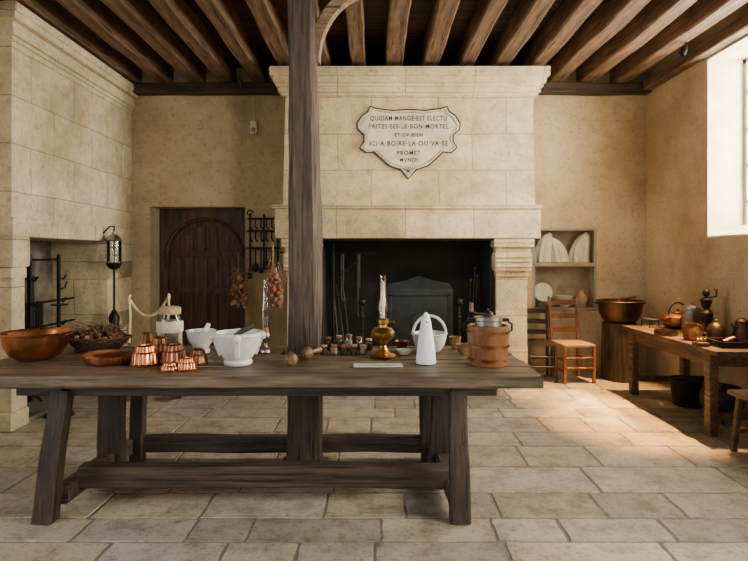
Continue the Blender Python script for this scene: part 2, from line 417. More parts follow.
for hx,l in ((.10,.55),(.30,.75)):
    b.tube([(hx,0,1.5),(hx,0,1.5-l),(hx+.03,0,1.46-l),(hx+.06,0,1.5-l)],.009,'screen')
    b.tube([(hx+.02,0,1.5),(hx+.02,0,1.3-l*.3)],.013,'screen')
for dx,tp,l in ((.05,-.02,1.25),(.14,.03,1.12),(.20,.08,1.35)):
    b.tube([(dx+.05,-.12,0.01),(tp,.10,l)],.010,'screen'); b.ball((dx+.05,-.12,.05),(.04,.015,.05),'iron',10)
b.done()
b=B('fire_irons',(1.31,6.72,.05))
b.lathe([(0,0),(.045,0),(.045,.015),(.012,.03),(.01,.9),(0,.91)],'iron',seg=12)
for i,(dx,l) in enumerate(((-.10,1.15),(-.05,1.3),(-.02,1.2))):
    b.tube([(dx-.08,.03*i,.05),(dx,.08,l)],.008,'screen'); b.ball((dx,.08,l+.02),.018,'brass',10); b.ball((dx-.08,.03*i,.06),(.035,.012,.05),'screen',10)
b.done()
# ------------------------------------------------------------ cartouche
par=bpy.data.objects.new('engraved_cartouche',None); bpy.context.collection.objects.link(par)
def P(px,py,Y=6.28): return ((px-374)/545*Y, 1.53+(255-py)/545*Y)
half=[(408,110),(425,111),(440,109),(447,107),(449,112),(455,116),(460,124),(459,130),(453,135),(453,142),(457,148),(451,153),(443,152),(437,158),(428,166),(416,170),(408,179)]
px=half+[(817-a,c) for a,c in half[::-1][1:-1]]
poly=[P(a,c) for a,c in px]
b=B('slab'); b.prism(poly,lambda u,v,w:(u,w,v),'plaque',6.258,6.285); b.done(par)
b=B('engraved_border'); b.tube([(u,6.259,v) for u,v in poly],.009,'ink',6,True)
cx,cz=P(408,138); b.tube([(cx+(u-cx)*.955,6.257,cz+(v-cz)*.94) for u,v in poly],.007,'plaque',5,True)
b.tube([(cx+(u-cx)*.93,6.257,cz+(v-cz)*.90) for u,v in poly],.003,'ink',5,True)
fx,fz=P(408,171)
for a in (-.9,-.45,0,.45,.9): b.tube([(fx,6.256,fz-.02),(fx+.04*math.sin(a),6.256,fz+.02*math.cos(a)),(fx+.07*math.sin(a),6.256,fz+.05*math.cos(a))],.004,'ink',5)
b.done(par)
for i,(t,py,sz,wmax) in enumerate((("QUIDAM\u00b7MANGE\u00b7EST\u00b7ELECTU",120,.078,.88),("FAITES\u00b7SES\u00b7LE\u00b7BON\u00b7MORTEL",128,.075,.92),("ET\u00b7DV\u00b7BIEN",136,.062,.32),("ICI\u00b7A\u00b7BOIRE\u00b7LA\u00b7OU\u00b7VA\u00b7SE",145,.078,.90),("PROMET",154,.064,.27),("MVNDI",161,.060,.2))):
    c=bpy.data.curves.new('text_line_%d'%(i+1),'FONT'); c.body=t; c.size=sz; c.align_x='CENTER'; c.extrude=.001; c.offset=.0012; c.space_character=1.2
    c.materials.append(M['ink']); o=bpy.data.objects.new('text_line_%d'%(i+1),c); bpy.context.collection.objects.link(o)
    u,v=P(408.5,py+1); o.location=(u,6.256,v); o.rotation_euler=(R(90),0,0); o.parent=par
    bpy.context.view_layer.update()
    o.scale=(wmax/o.dimensions.x,1,1)
# ------------------------------------------------------------ left fireplace
b=B('fireplace')
xL=XL+.002
b.box((xL,4.74,1.84),(-3.15,yB,3.46),'blkYZ',.006)
b.box((xL,4.70,1.69),(-3.11,yB,1.86),'blkYZ',.02)
for z0,z1,e in ((3.40,3.44,.02),(3.44,3.50,.045),(3.50,3.56,.03),(3.56,3.66,.085),(3.62,3.70,.10)):
    b.box((xL,4.74-e,z0),(-3.15+e,yB,z1),'blkYZ',.012)
b.box((xL,4.74,.14),(-3.15,4.92,1.70),'blkYZ',.01); b.box((xL,4.70,0),(-3.13,4.95,.16),'blkYZ',.015); b.box((xL,4.72,.16),(-3.14,4.94,.60),'blkYZ',.012)
b.box((xL,4.71,1.42),(-3.12,4.96,1.70),'blkYZ',.03); b.box((xL,4.72,1.32),(-3.14,4.94,1.42),'blkYZ',.02)
b.box((xL,6.45,0),(-3.15,yB,1.70),'blkXZ',.01); b.box((xL,6.42,1.45),(-3.12,yB,1.70),'blkYZ',.025); b.box((xL,6.42,0),(-3.11,yB,.15),'blkYZ',.015)
b.box((xL,4.93,0),(-3.80,6.45,1.70),'sootst')
b.box((-3.80,5.35,.05),(-3.76,6.2,1.0),'iron',.01)
b.box((xL,4.96,0),(-3.15,6.44,.04),'sootst')
b.done()
b=B('spit_stand',(-3.5,5.55,.04))
for y in (0,.5):
    b.tube([(0,y,0),(0,y,1.5)],.020,'iron'); b.tube([(-.12,y,0),(0,y,.12),(.12,y,0)],.012,'iron')
    for z in (.5,.75,1.0,1.25): b.tube([(0,y,z),(.05,y,z-.03),(.08,y,z+.02)],.010,'iron')
b.tube([(.06,-.1,1.0),(.06,.7,1.0)],.012,'iron'); b.tube([(.06,-.1,.75),(.06,.7,.75)],.012,'iron'); b.tube([(0,0,1.44),(0,.5,1.44)],.012,'iron')
for i in range(9): b.tube([(-.05,-.40+i*.07,0.0),(-.08,-.40+i*.07,1.3+.08*math.sin(i*2))],.016,'iron')
for z in (.5,.9,1.25): b.tube([(-.06,-.45,z),(-.06,.2,z)],.014,'iron')
b.done()
b=B('iron_candle_stand',(-3.0,5.2,0))
b.tube([(0,0,.0),(0,0,1.42)],.010,'iron')
b.lathe([(.0,0),(.07,0),(.075,.012),(0,.012)],'iron',(0,0,1.05),16); b.lathe([(0,0),(.13,0),(.12,.02),(0,.03)],'iron',(0,0,0),20); b.tube([(0,0,1.2),(.05,0,1.22),(.07,0,1.28)],.007,'iron'); b.done()
b=B('hanging_lantern',(-2.98,6.25,0))
b.tube([(-.125,0,1.78),(-.05,0,1.86),(0,0,1.86),(.0,0,1.80)],.009,'iron')
b.lathe([(0,1.81),(.02,1.80),(.025,1.77),(.07,1.73),(.09,1.70),(.085,1.69),(0,1.69)],'tin',(0,0,0),20)
b.lathe([(.075,1.69),(.078,1.45)],'glass',(0,0,0),20)
for i in range(6):
    a=i*math.pi/3; b.tube([(.08*math.cos(a),.08*math.sin(a),1.70),(.08*math.cos(a),.08*math.sin(a),1.44)],.005,'iron',6)
for z in (1.62,1.53): b.tube([(.082*math.cos(a),.082*math.sin(a),z) for a in [i*math.pi/8 for i in range(16)]],.004,'iron',5,True)
b.lathe([(0,1.44),(.085,1.44),(.09,1.43),(.06,1.38),(.02,1.36),(0,1.36)][::-1],'iron',(0,0,0),20)
b.tube([(0,0,1.45),(0,0,1.58)],.02,'cloth'); b.tube([(0,0,1.37),(0,0,.85)],.012,'iron')
b.lathe([(0,.60),(.045,.62),(.06,.82),(.02,.90),(0,.91)],'iron')
b.done()
b=B('rope_barrier',(0,0,0))
for x in (-2.60,-2.18):
    b.lathe([(0,0),(.13,0),(.13,.015),(.03,.04),(.012,.06),(.011,1.05),(.018,1.06),(.02,1.09),(.010,1.12),(0,1.125)],'tin',(x,5.8,0),20)
def sag(p,q,d,n=12): 
    p=Vector(p);q=Vector(q); return [p.lerp(q,i/n)-Vector((0,0,d*4*(i/n)*(1-i/n))) for i in range(n+1)]
b.tube(sag((-2.60,5.8,1.06),(-2.18,5.8,1.10),.20),.014,'rope')
b.tube([(-2.60,5.78,1.10),(-2.58,5.77,.9),(-2.59,5.77,.6)],.014,'rope')
b.tube([(-2.18,5.78,1.12),(-2.17,5.77,.95),(-2.19,5.77,.8)],.012,'rope')
b.done()
# ------------------------------------------------------------ door
b=B('door_1')
y=YB+.36
b.box((DX0+.001,y,0),(DX1-.001,y+.06,DZ-.001),'door')
b.box((DX0+.001,y-.05,0),(DX0+.07,y+.0,DZ-.001),'door',.006); b.box((DX1-.07,y-.05,0),(DX1-.001,y,DZ-.001),'door',.006)
cxd=(DX0+DX1)/2; rad=.50; zs=1.50
def arch(r,n=20,ry=None): return [(cxd+r*math.cos(math.pi*i/n),zs+(ry or r)*math.sin(math.pi*i/n)) for i in range(n+1)]
A=arch(rad)
for i in range(20):
    (u0,v0),(u1,v1)=A[i],A[i+1]
    b.prism([(u0,v0),(u0,DZ-.02),(u1,DZ-.02),(u1,v1)],lambda u,v,w:(u,w,v),'door',y-.045,y)
b.box((DX0+.07,y-.045,0),(cxd-rad,y,DZ-.02),'door'); b.box((cxd+rad,y-.045,0),(DX1-.07,y,DZ-.02),'door')
b.tube([(u,y-.05,v) for u,v in arch(rad+.02)],.025,'door')
for i in range(6):
    x0=cxd-rad+i*rad/3; b.box((x0+.006,y-.02,0),(x0+rad/3-.006,y,zs+.42*math.sin(math.pi*(i+.5)/6)),'door',.004)
for z in (.35,1.0,1.5): b.box((cxd-rad+.01,y-.04,z),(cxd+rad-.01,y-.015,z+.09),'door',.006)
b.box((cxd-.03,y-.045,.1),(cxd+.03,y-.015,1.5),'door',.006)
b.lathe([(0,0),(.03,.0),(.03,.02),(0,.03)],'iron',(cxd+.38,y-.03,1.02),14,None,(R(90),0,0))
b.done()
b=B('iron_utensil_rack',(0,YB-.04,0))
x0,x1=-1.64,-1.22
for z in (2.0,1.84,1.62): b.bar((x0,0,z),(x1,0,z),.018,.026,'iron',.003,2,0)
for x in (x0+.03,(x0+x1)/2,x1-.03): b.bar((x,0.015,1.34),(x,0.015,2.06),.02,.018,'iron',.003,2,0)
for x in (x0+.03,x1-.03):
    b.tube([(x+.05*math.cos(a)*(1-a/9),0,2.07+.05*math.sin(a)*(1-a/9)) for a in [i*.5 for i in range(14)]],.008,'iron',6)
for i in range(6):
    x=x0+.04+i*.07; l=.2+.12*random.random()
    b.tube([(x,-.02,1.63),(x,-.03,1.63-l)],.009,'iron')
    if i%2: b.ball((x,-.03,1.60-l),(.045,.015,.06),'iron')
    else: b.bar((x,-.03,1.62-l),(x,-.03,1.54-l),.06,.008,'iron',.002,1,0)
    b.tube([(x,-.02,1.99),(x,-.03,1.9),(x+.03,-.03,1.86)],.009,'iron')
    b.tube([(x,-.02,1.84),(x,-.03,1.74),(x+.03,-.03,1.70)],.010,'iron')
b.tube([(-1.78,-.06,1.46),(-1.64,-.03,1.62),(-1.1,-.05,1.55)],.006,'iron')
b.done()
def braid(x,y,z0,z1):
    b=B('onion_braid',(x,y,0)); n=50
    b.tube([(0,0,z1+.22),(0,0,z0+.05)],.010,'straw',6)
    for i in range(n):
        t=i/n; z=z0+.05+(z1-z0-.10)*t; a=i*2.4; r=.08*math.sin(math.pi*min(1,.28+t*.72))+.012
        q=random.uniform(.02,.034)
        b.ball((r*math.cos(a),r*math.sin(a)*.6,z),(q,q,q*1.1),random.choice(('onion','onion','garlic','straw','onion')),8)
    for i in range(30):
        a=random.random()*6.3; zz=random.uniform(z0+.1,z1); b.tube([(0,0,zz),(.06*math.cos(a),.03*math.sin(a),zz+.05),(.13*math.cos(a),.05*math.sin(a),zz+random.uniform(-.12,.1))],[.006,.009,.002],random.choice(('straw','onion')),5)
    b.done()
braid(-1.73,YB-.14,.82,1.34); braid(-1.13,6.08,.90,1.44)
b=B('wall_alarm_bell',(-1.56,YB-.03,0)); b.box((-.045,-.03,3.1),(.045,.028,3.27),'plaque',.01); b.lathe([(0,0),(.03,0),(.02,.02),(0,.025)],'tin',(0,-.03,3.15),12,None,(R(90),0,0)); b.tube([(0,.02,3.27),(0,.02,3.58)],.004,'plaque',6); b.done()
# ------------------------------------------------------------ niche cupboard
b=B('niche_shelves')
b.box((NX0+.001,YB+.28,NZ0+.001),(NX1-.001,YB+.34,NZ1-.001),'nicheshade')
b.box((NX0+.001,YB+.0,1.38),(NX1-.001,YB+.28,1.43),'nicheshade',.008)
b.box((NX0+.001,YB-.01,NZ0+.001),(NX1-.001,YB+.28,NZ0+.04),'nicheshade',.006)
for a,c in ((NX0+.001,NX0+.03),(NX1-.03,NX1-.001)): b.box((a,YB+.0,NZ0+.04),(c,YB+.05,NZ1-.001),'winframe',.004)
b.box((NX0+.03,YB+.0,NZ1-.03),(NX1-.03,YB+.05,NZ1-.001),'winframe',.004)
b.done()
for cx_,w,sd in ((2.23,.18,1),(2.47,.17,2),(2.72,.20,3)):
    b=B('draped_linen',(cx_,YB+.14,1.433))
    vs=[];fs=[];S=40;L=10
    for i in range(L+1):
        t=i/L; hgt=(.40 if sd!=2 else .33)*t
        for j in range(S):
            a=2*math.pi*j/S; r=w*(1-t**2.6)**.5*.62+.002; r*=1+.13*math.sin(a*9+sd+t*1.5)*(1-t*.6)
            vs.append((r*math.cos(a)*1.0+.10*t*t*(1 if sd!=2 else -1),r*math.sin(a)*.70,hgt))
    for i in range(L):
        for j in range(S): fs.append([i*S+j,i*S+(j+1)%S,(i+1)*S+(j+1)%S,(i+1)*S+j])
    fs+=[list(range(S)),[L*S+j for j in range(S)]]
    b.add(vs,fs,'cloth',True); b.done()
b=B('crockery_stack',(2.25,YB+.12,NZ0+.043))
for i in range(5): b.lathe([(0,.0),(.06,0),(.11,.02),(.115,.022),(.06,.008),(0,.006)],'cloth',(0,0,.014*i),24)
b.lathe([(0,0),(.06,0),(.12,.02),(.125,.02),(.06,.012),(0,.01)],'cloth',(.0,.05,.19),24,None,(R(75),0,0))
b.done()
b=B('crockery_stack',(2.52,YB+.12,NZ0+.043))
b.lathe([(0,0),(.05,0),(.07,.03),(.11,.1),(.105,.1),(.06,.03),(0,.01)],'cloth',(0,0,0),24)
b.lathe([(0,0),(.05,0),(.07,.03),(.11,.1),(.105,.1),(.06,.03),(0,.01)],'cloth',(0,0,.05),24); b.done()
b=B('earthenware_jug',(2.74,YB+.12,NZ0+.043))
b.lathe([(0,0),(.05,0),(.08,.06),(.08,.13),(.045,.19),(.042,.22),(.05,.23),(.04,.23),(.04,.19),(0,.17)],'garlic'); b.tube([(.045,0,.21),(.09,0,.19),(.1,0,.13),(.078,0,.10)],.009,'garlic'); b.done()
# ------------------------------------------------------------ main table
TZ=.845
b=B('refectory_table')
x0,x1=-2.45,.955
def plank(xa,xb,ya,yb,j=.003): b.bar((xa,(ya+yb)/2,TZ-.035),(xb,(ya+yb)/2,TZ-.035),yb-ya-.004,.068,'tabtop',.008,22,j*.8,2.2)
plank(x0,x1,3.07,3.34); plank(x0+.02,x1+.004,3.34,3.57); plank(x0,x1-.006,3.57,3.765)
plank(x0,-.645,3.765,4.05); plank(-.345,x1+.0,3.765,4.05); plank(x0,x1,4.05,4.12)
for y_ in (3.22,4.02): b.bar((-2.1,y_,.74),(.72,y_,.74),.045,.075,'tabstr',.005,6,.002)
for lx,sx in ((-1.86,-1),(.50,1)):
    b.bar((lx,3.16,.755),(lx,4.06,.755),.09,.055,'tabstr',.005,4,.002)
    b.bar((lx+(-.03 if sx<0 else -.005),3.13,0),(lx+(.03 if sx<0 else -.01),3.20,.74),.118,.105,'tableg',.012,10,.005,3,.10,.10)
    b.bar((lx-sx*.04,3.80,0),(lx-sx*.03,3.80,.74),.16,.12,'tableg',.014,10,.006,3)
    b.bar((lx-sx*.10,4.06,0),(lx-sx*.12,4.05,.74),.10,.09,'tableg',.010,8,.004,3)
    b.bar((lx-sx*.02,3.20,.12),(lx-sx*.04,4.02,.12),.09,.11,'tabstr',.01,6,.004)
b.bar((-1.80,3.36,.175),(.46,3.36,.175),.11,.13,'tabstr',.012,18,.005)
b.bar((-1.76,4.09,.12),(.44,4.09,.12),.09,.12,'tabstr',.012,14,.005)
b.done()
Z=TZ+.003
def T(px,Y): return (px-374)/545*Y
b=B('copper_basin',(T(36,3.58),3.58,Z))
b.lathe([(0,0),(.10,0),(.15,.03),(.185,.09),(.20,.16),(.212,.165),(.215,.175),(.205,.18),(.19,.165),(.175,.09),(.14,.04),(.09,.012),(0,.012)],'copper',seg=48)
for s in (1,-1): b.tube([(s*.2,-.05,.15),(s*.22,-.04,.16),(s*.225,0,.165),(s*.22,.04,.16),(s*.2,.05,.15)],.007,'copperd')
b.done()
b=B('basket_of_dried_garlic',(T(95,3.88),3.92,Z))
for i in range(6):
    r=.12+.014*i; b.tube([(r*1.2*math.cos(a),r*.75*math.sin(a),.012+.016*i+.004*math.sin(a*12+i*3)) for a in [j*math.pi/24 for j in range(48)]],.010,'wicker',6,True)
b.lathe([(0,.005),(.12,.005),(.12,.012),(0,.012)],'wicker',seg=24)
for i in range(60):
    a=random.random()*6.3; r=random.random()**.5*.17; q=random.uniform(.014,.026)
    b.ball((r*math.cos(a)*1.05,r*.7*math.sin(a),.085+.05*(1-r/.2)+random.uniform(0,.03)),(q,q,q*.85),random.choice(('onion','garlic','wicker','onion','wicker')),8)
for i in range(90):
    a=random.random()*6.3; p=Vector((.11*math.cos(a),.06*math.sin(a),.11)); b.tube([p,p+Vector((random.uniform(-.06,.06),random.uniform(-.03,.03),random.uniform(.02,.07))),p+Vector((random.uniform(-.12,.12),random.uniform(-.03,.03),random.uniform(-.02,.10)))],[.004,.006,.002],random.choice(('straw','wicker','wicker')),5)
b.done()
b=B('copper_oval_mould',(T(109,3.45),3.43,Z)); b.lathe([(0,.0),(.13,0),(.14,.01),(.145,.05),(.15,.052),(.13,.07),(.07,.082),(0,.085)],'copper',seg=48,fl=(.05,24),sy=.7); b.done()
def mould(px,Y,r,h,fl,key='copper'):
    b=B('copper_jelly_mould',(T(px,Y),Y,Z))
    b.lathe([(0,.0),(r*1.12,0),(r*1.14,.006),(r*1.04,.012)],key,seg=40)
    b.lathe([(r*1.02,.01),(r,.02),(r*.92,h*.55),(r*.88,h*.62),(r*.78,h*.66),(r*.7,h*.92),(r*.5,h),(r*.3,h*.97),(r*.22,h*.8),(0,h*.78)],key,seg=60,fl=fl)
    b.done()
mould(145,3.40,.080,.125,(.10,14)); mould(173,3.47,.080,.12,(.12,10),'copperd'); mould(160,3.64,.065,.14,(.08,18),'copperd')
mould(187,3.24,.055,.075,(.12,12)); mould(198,3.42,.055,.095,(.1,8),'copperd'); mould(147,3.74,.055,.15,(.08,12),'copperd'); mould(170,3.22,.050,.05,(.1,10))
b=B('glass_jar',(T(170,4.0),4.0,Z))
b.lathe([(0,0),(.085,0),(.092,.02),(.092,.20),(.07,.24),(.066,.26)],'glass'); b.lathe([(0,.01),(.084,.01),(.086,.15),(0,.16)],'spice3'); b.lathe([(0,.25),(.075,.25),(.078,.265),(.078,.295),(.06,.305),(0,.307)],'cork'); b.lathe([(.0925,.12),(.0935,.13),(.0935,.19),(.0925,.2)],'cloth'); b.done()
b=B('white_stoneware_mortar',(T(201,3.82),3.82,Z))
b.lathe([(0,0),(.06,0),(.06,.02),(.05,.03),(.085,.09),(.10,.15),(.105,.155),(.09,.155),(.07,.09),(0,.05)],'ceramic'); b.tube([(.0,0,.08),(.05,.02,.20)],[.03,.014],'ceramic',12); b.tube([(.10,0,.13),(.13,0,.14),(.14,0,.11),(.1,0,.09)],.01,'ceramic'); b.done()
b=B('marble_mortar',(T(238,3.42),3.42,Z))
b.lathe([(0,0),(.085,0),(.09,.012),(.082,.03),(.115,.08),(.138,.14),(.144,.175),(.15,.18),(.15,.2),(.135,.2),(.122,.15),(.09,.08),(0,.05)],'marble',seg=48)
for a in (0.2,math.pi/2+.2,math.pi+.2,-math.pi/2+.2):
    ca,sa=math.cos(a),math.sin(a); b.ball((.148*ca,.148*sa,.175),(.026,.026,.028),'marble',14); b.bar((.14*ca,.14*sa,.155),(.105*ca,.105*sa,.06),.035,.025,'marble',.006,2,0)
b.tube([(-.09,.0,.08),(.0,0.02,.19),(.09,.04,.235)],[.03,.016,.018],'green',12)
b.done()
b=B('glass_oil_lamp',(T(266,3.85),3.85,Z))
b.lathe([(0,0),(.045,0),(.04,.015),(.015,.03),(.012,.06),(.035,.09),(.04,.12),(.025,.15)],'tin',seg=24); b.lathe([(.022,.15),(.026,.22),(.033,.28),(.024,.34),(.019,.50),(.021,.51)],'glass',seg=24); b.lathe([(0,.145),(.026,.15),(.026,.17),(0,.18)],'brass',seg=24); b.done()
def pestle(px,Y,L,ang):
    b=B('wooden_pestle',(T(px,Y),Y,Z+.042),ang)
    b.lathe([(0,-.045),(.022,-.04),(.038,-.018),(.042,0),(.038,.02),(.022,.038),(.014,.05),(.013,L*.6),(.018,L*.8),(.016,L),(0,L+.01)],'turned',seg=24,rot=(0,R(90),0))
    b.done()
pestle(291,3.34,.20,R(100)); pestle(307,3.56,.15,R(60))
jars=B('spice_jar_set',(0,0,Z))
for i,(px_,Y,h,k) in enumerate([(324,3.76,.06,'spice1'),(334,3.75,.065,'spice3'),(344,3.76,.06,'spice2'),(354,3.75,.065,'spice1'),(363,3.77,.06,'spice3'),(328,3.93,.09,'spice2'),(339,3.94,.10,'spice1'),(349,3.93,.11,'spice3'),(359,3.94,.09,'spice1'),(369,3.93,.08,'spice2')]):
    x=T(px_,Y); r=.027
    jars.lathe([(0,0),(r-.003,0),(r,.006),(r,h*.75),(r*.75,h*.85)],'glass',(x,Y,0),18); jars.lathe([(0,.003),(r-.004,.003),(r-.003,h*.62),(0,h*.66)],k,(x,Y,0),18)
    jars.lathe([(0,h*.83),(r*.8,h*.83),(r*.85,h),(0,h+.002)],random.choice(('cork','cork','spice1')),(x,Y,0),18)
jars.done()
b=B('label_card',(T(378,3.36),3.36,Z),.02); b.box((-.15,-.05,0),(.15,.05,.006),'paper',.001)
for i in range(4): b.box((-.12,.03-.02*i,.006),(.11-.03*(i%2),.033-.02*i,.0065),'ink')
b.done()
b=B('brass_oil_lamp',(T(383,3.66),3.66,Z))
b.lathe([(0,0),(.085,0),(.09,.008),(.08,.018),(.05,.026),(.03,.05),(.02,.075),(.03,.09),(.055,.11),(.078,.14),(.08,.165),(.06,.19),(.03,.20),(.028,.215),(.038,.225),(.038,.25),(.026,.26),(0,.26)],'brass',seg=36)
b.lathe([(.024,.25),(.026,.29),(.034,.32),(.030,.36),(.021,.40),(.019,.54),(.021,.545)],'glass',seg=24); b.lathe([(0,.26),(.012,.26),(.0115,.50),(.004,.505),(0,.505)],'candle',seg=16)
b.tube([(.042,0,.235),(.075,0,.235)],.005,'brass'); b.lathe([(0,0),(.014,0),(.014,.006),(0,.006)],'brass',(.072,0,.235),12,None,(0,R(90),0)); b.done()
b=B('ceramic_handled_pot',(T(430,3.84),3.88,Z))
b.lathe([(0,0),(.075,0),(.1,.03),(.118,.09),(.122,.12),(.13,.125),(.117,.13),(.11,.09),(.09,.04),(0,.02)],'marble')
b.tube([(.118*math.cos(a),0,.115+.135*math.sin(a)) for a in [math.pi*i/14 for i in range(15)]],.010,'marble'); b.done()
b=B('sugar_loaf',(T(426,3.44),3.44,Z))
b.lathe([(0,0),(.06,0),(.064,.008),(.062,.03),(.053,.12),(.040,.21),(.029,.27),(.020,.30),(.010,.318),(0,.322)],'sugar',seg=36); b.tube([(.004,-.031,.258),(.004,-.025,.26)],.008,'ink'); b.done()
def bowl(name,px,Y,r,h,k):
    b=B(name,(T(px,Y),Y,Z)); b.lathe([(0,0),(r*.5,0),(r*.8,h*.4),(r,h),(r*.93,h),(r*.7,h*.4),(0,h*.2)],k); b.done()
bowl('earthenware_bowl',463,3.75,.05,.07,'turned'); bowl('ceramic_saucer',404,3.74,.055,.035,'ceramic'); bowl('copper_bowl',402,3.95,.055,.06,'copperd')
bowl('earthenware_bowl',455,3.96,.045,.09,'spice1')
b=B('wooden_churn_bucket',(T(488,3.42),3.42,Z))
b.lathe([(0,0),(.118,0),(.122,.01),(.128,.24),(.118,.245),(.112,.22),(.108,.03),(0,.02)],'bucket',seg=40)
for z in (.035,.12,.205): b.lathe([(.121+.008*z/.24,z-.01),(.126+.008*z/.24,z-.009),(.1275+.008*z/.24,z+.009),(.122+.008*z/.24,z+.01)],'copperd',seg=40)
b.lathe([(0,.04),(.085,.04),(.085,.27),(.09,.275),(.09,.295),(.03,.305),(.0,.305)],'tin',seg=32)
b.bar((-.13,0,.275),(.13,0,.275),.035,.02,'iron',.003,2,0); b.ball((0,0,.305),(.035,.03,.028),'iron')
b.tube([(0,0,.31),(0,0,.345)],.008,'iron'); b.tube([(.0,-.02,.31),(-.09,-.03,.32),(-.11,-.03,.335)],.008,'iron'); b.tube([(-.11,-.03,.33),(-.11,-.03,.385)],.013,'turned')
b.tube([(.127,0,.2),(.15,0,.21),(.15,0,.25),(.127,0,.26)],.007,'iron'); b.tube([(-.127,0,.2),(-.15,0,.21),(-.15,0,.25),(-.127,0,.26)],.007,'iron')
b.done()
# ------------------------------------------------------------ right side table
T2=.745
b=B('side_table')
for i in range(3): b.bar((2.90+i*.24-.0,4.42,T2-.022),(2.90+i*.24,6.12,T2-.022),.236,.042,'tab2',.005,10,.002)
for x in (2.86,3.42):
    for y in (4.62,6.0): b.bar((x,y,0),(x,y,T2-.04),.08,.08,'tab2',.008,6,.002)
    b.bar((x,4.62,.64),(x,6.0,.64),.03,.11,'tab2',.004,6,.002)
for y in (4.62,6.0): b.bar((2.86,y,.64),(3.42,y,.64),.03,.11,'tab2',.004,4,.002); b.bar((2.86,y,.17),(3.42,y,.17),.05,.06,'tab2',.006,4,.002)
b.done()
Z2=T2+.003
def L2(name,px,Y): return B(name,(T(px,Y),Y,Z2))
b=L2('copper_kettle',678,5.86)
b.lathe([(0,0),(.11,0),(.145,.03),(.155,.07),(.14,.12),(.09,.15),(.06,.155),(.06,.165),(.03,.18),(.0,.182)],'copperd'); b.ball((0,0,.195),.018,'copperd')
b.tube([(-.13,0,.07),(-.18,0,.1),(-.21,0,.15)],[.025,.016,.011],'copperd'); b.tube([(.1*math.cos(a),0,.14+.13*math.sin(a)) for a in [math.pi*i/10 for i in range(11)]],.008,'iron'); b.done()
b=L2('tin_canister',691,5.58); b.lathe([(0,0),(.08,0),(.085,.01),(.085,.22),(.09,.225),(.09,.25),(.04,.28),(.02,.285),(.02,.3),(0,.305)],'tin'); b.tube([(.085,0,.2),(.13,0,.19),(.13,0,.1),(.085,0,.08)],.008,'tin'); b.done()
b=L2('coffee_grinder',706,5.32)
b.lathe([(0,0),(.09,0),(.09,.02),(.05,.04),(.03,.10),(.06,.16),(.062,.22),(.03,.26),(.05,.32),(.055,.35),(.02,.37),(0,.38)],'iron'); b.ball((0,0,.41),.035,'iron'); b.tube([(0,0,.36),(.1,0,.38),(.1,0,.43)],.008,'iron'); b.ball((.1,0,.44),.018,'turned'); b.done()
b=L2('copper_saucepan',666,5.34)
b.lathe([(0,0),(.10,0),(.105,.008),(.107,.045),(.102,.045),(.098,.012),(0,.01)],'copperold'); b.tube([(.03,.095,.035),(.05,.2,.05),(.07,.32,.06)],.008,'iron'); b.done()
b=L2('copper_pot',692,5.02); b.lathe([(0,0),(.06,0),(.075,.02),(.078,.08),(.05,.12),(.045,.15),(.052,.155),(.04,.155),(.04,.12),(0,.1)],'copperd'); b.tube([(.05,0,.14),(.1,0,.12),(.1,0,.06),(.076,0,.05)],.007,'copperd'); b.done()
b=L2('copper_teapot',716,5.06); b.lathe([(0,0),(.06,0),(.075,.02),(.08,.09),(.055,.14),(.02,.16),(0,.165)],'copperold'); b.ball((0,0,.175),.014,'brass'); b.tube([(-.07,0,.06),(-.11,0,.11),(-.12,0,.14)],[.014,.009,.007],'copperold'); b.done()
b=L2('iron_tray',729,4.70); b.box((-.13,-.12,0),(.13,.12,.012),'iron',.004)
for s in (-1,1): b.box((-.13,s*.12-.006,.0),(.13,s*.12+.006,.05),'iron',.003); b.box((s*.13-.006,-.12,0),(s*.13+.006,.12,.05),'iron',.003)
b.tube([(-.05,0,.03),(.06,.03,.06)],.02,'copperd'); b.done()
b=L2('copper_coffee_pot',742,4.98); b.lathe([(0,0),(.075,0),(.085,.03),(.06,.12),(.05,.17),(.058,.18),(.03,.2),(0,.21)],'copperold'); b.tube([(.055,0,.16),(.12,0,.14),(.12,0,.07),(.078,0,.06)],.008,'iron'); b.tube([(-.05,0,.09),(-.09,0,.13),(-.10,0,.16)],[.018,.012,.008],'copperold'); b.done()
b=L2('iron_trivet',650,5.90); 
b.tube([(.09*math.cos(a),.09*math.sin(a),.09) for a in [i*math.pi/10 for i in range(20)]],.007,'iron',6,True)
for i in range(3): a=i*2.1; b.tube([(.09*math.cos(a),.09*math.sin(a),.09),(.10*math.cos(a),.10*math.sin(a),.0)],.007,'iron',6)
b.tube([(-.09,0,.09),(.09,0,.09)],.006,'iron',6); b.done()
b=L2('brass_weight_box',702,4.70); b.box((-.06,-.05,0),(.04,.05,.03),'tab2',.004)
for i in range(3): b.lathe([(0,0),(.012+.001*i,0),(.012+.001*i,.03),(.006,.035),(.008,.045),(0,.047)],'brass',(-.04+.03*i,0,.03),12)
b.done()
b=B('iron_coal_scuttle',(3.20,5.55,0)); b.lathe([(0,0),(.13,0),(.14,.02),(.17,.26),(.18,.27),(.16,.27),(.13,.05),(0,.03)],'iron'); b.tube([(.17*math.cos(a),-.17*math.sin(a)*.8,.27+.05*math.sin(a)) for a in [math.pi*i/12 for i in range(13)]],.009,'iron'); b.done()
b=B('iron_cauldron',(3.20,5.02,0)); b.lathe([(0,.06),(.1,.07),(.17,.14),(.18,.22),(.15,.30),(.165,.32),(.15,.32),(.13,.28),(0,.12)],'iron')
for i in range(3): a=i*2.1; b.tube([(.1*math.cos(a),.1*math.sin(a),.1),(.13*math.cos(a),.13*math.sin(a),0)],.015,'iron')
b.done()
b=B('wooden_stool',(3.02,4.12,0))
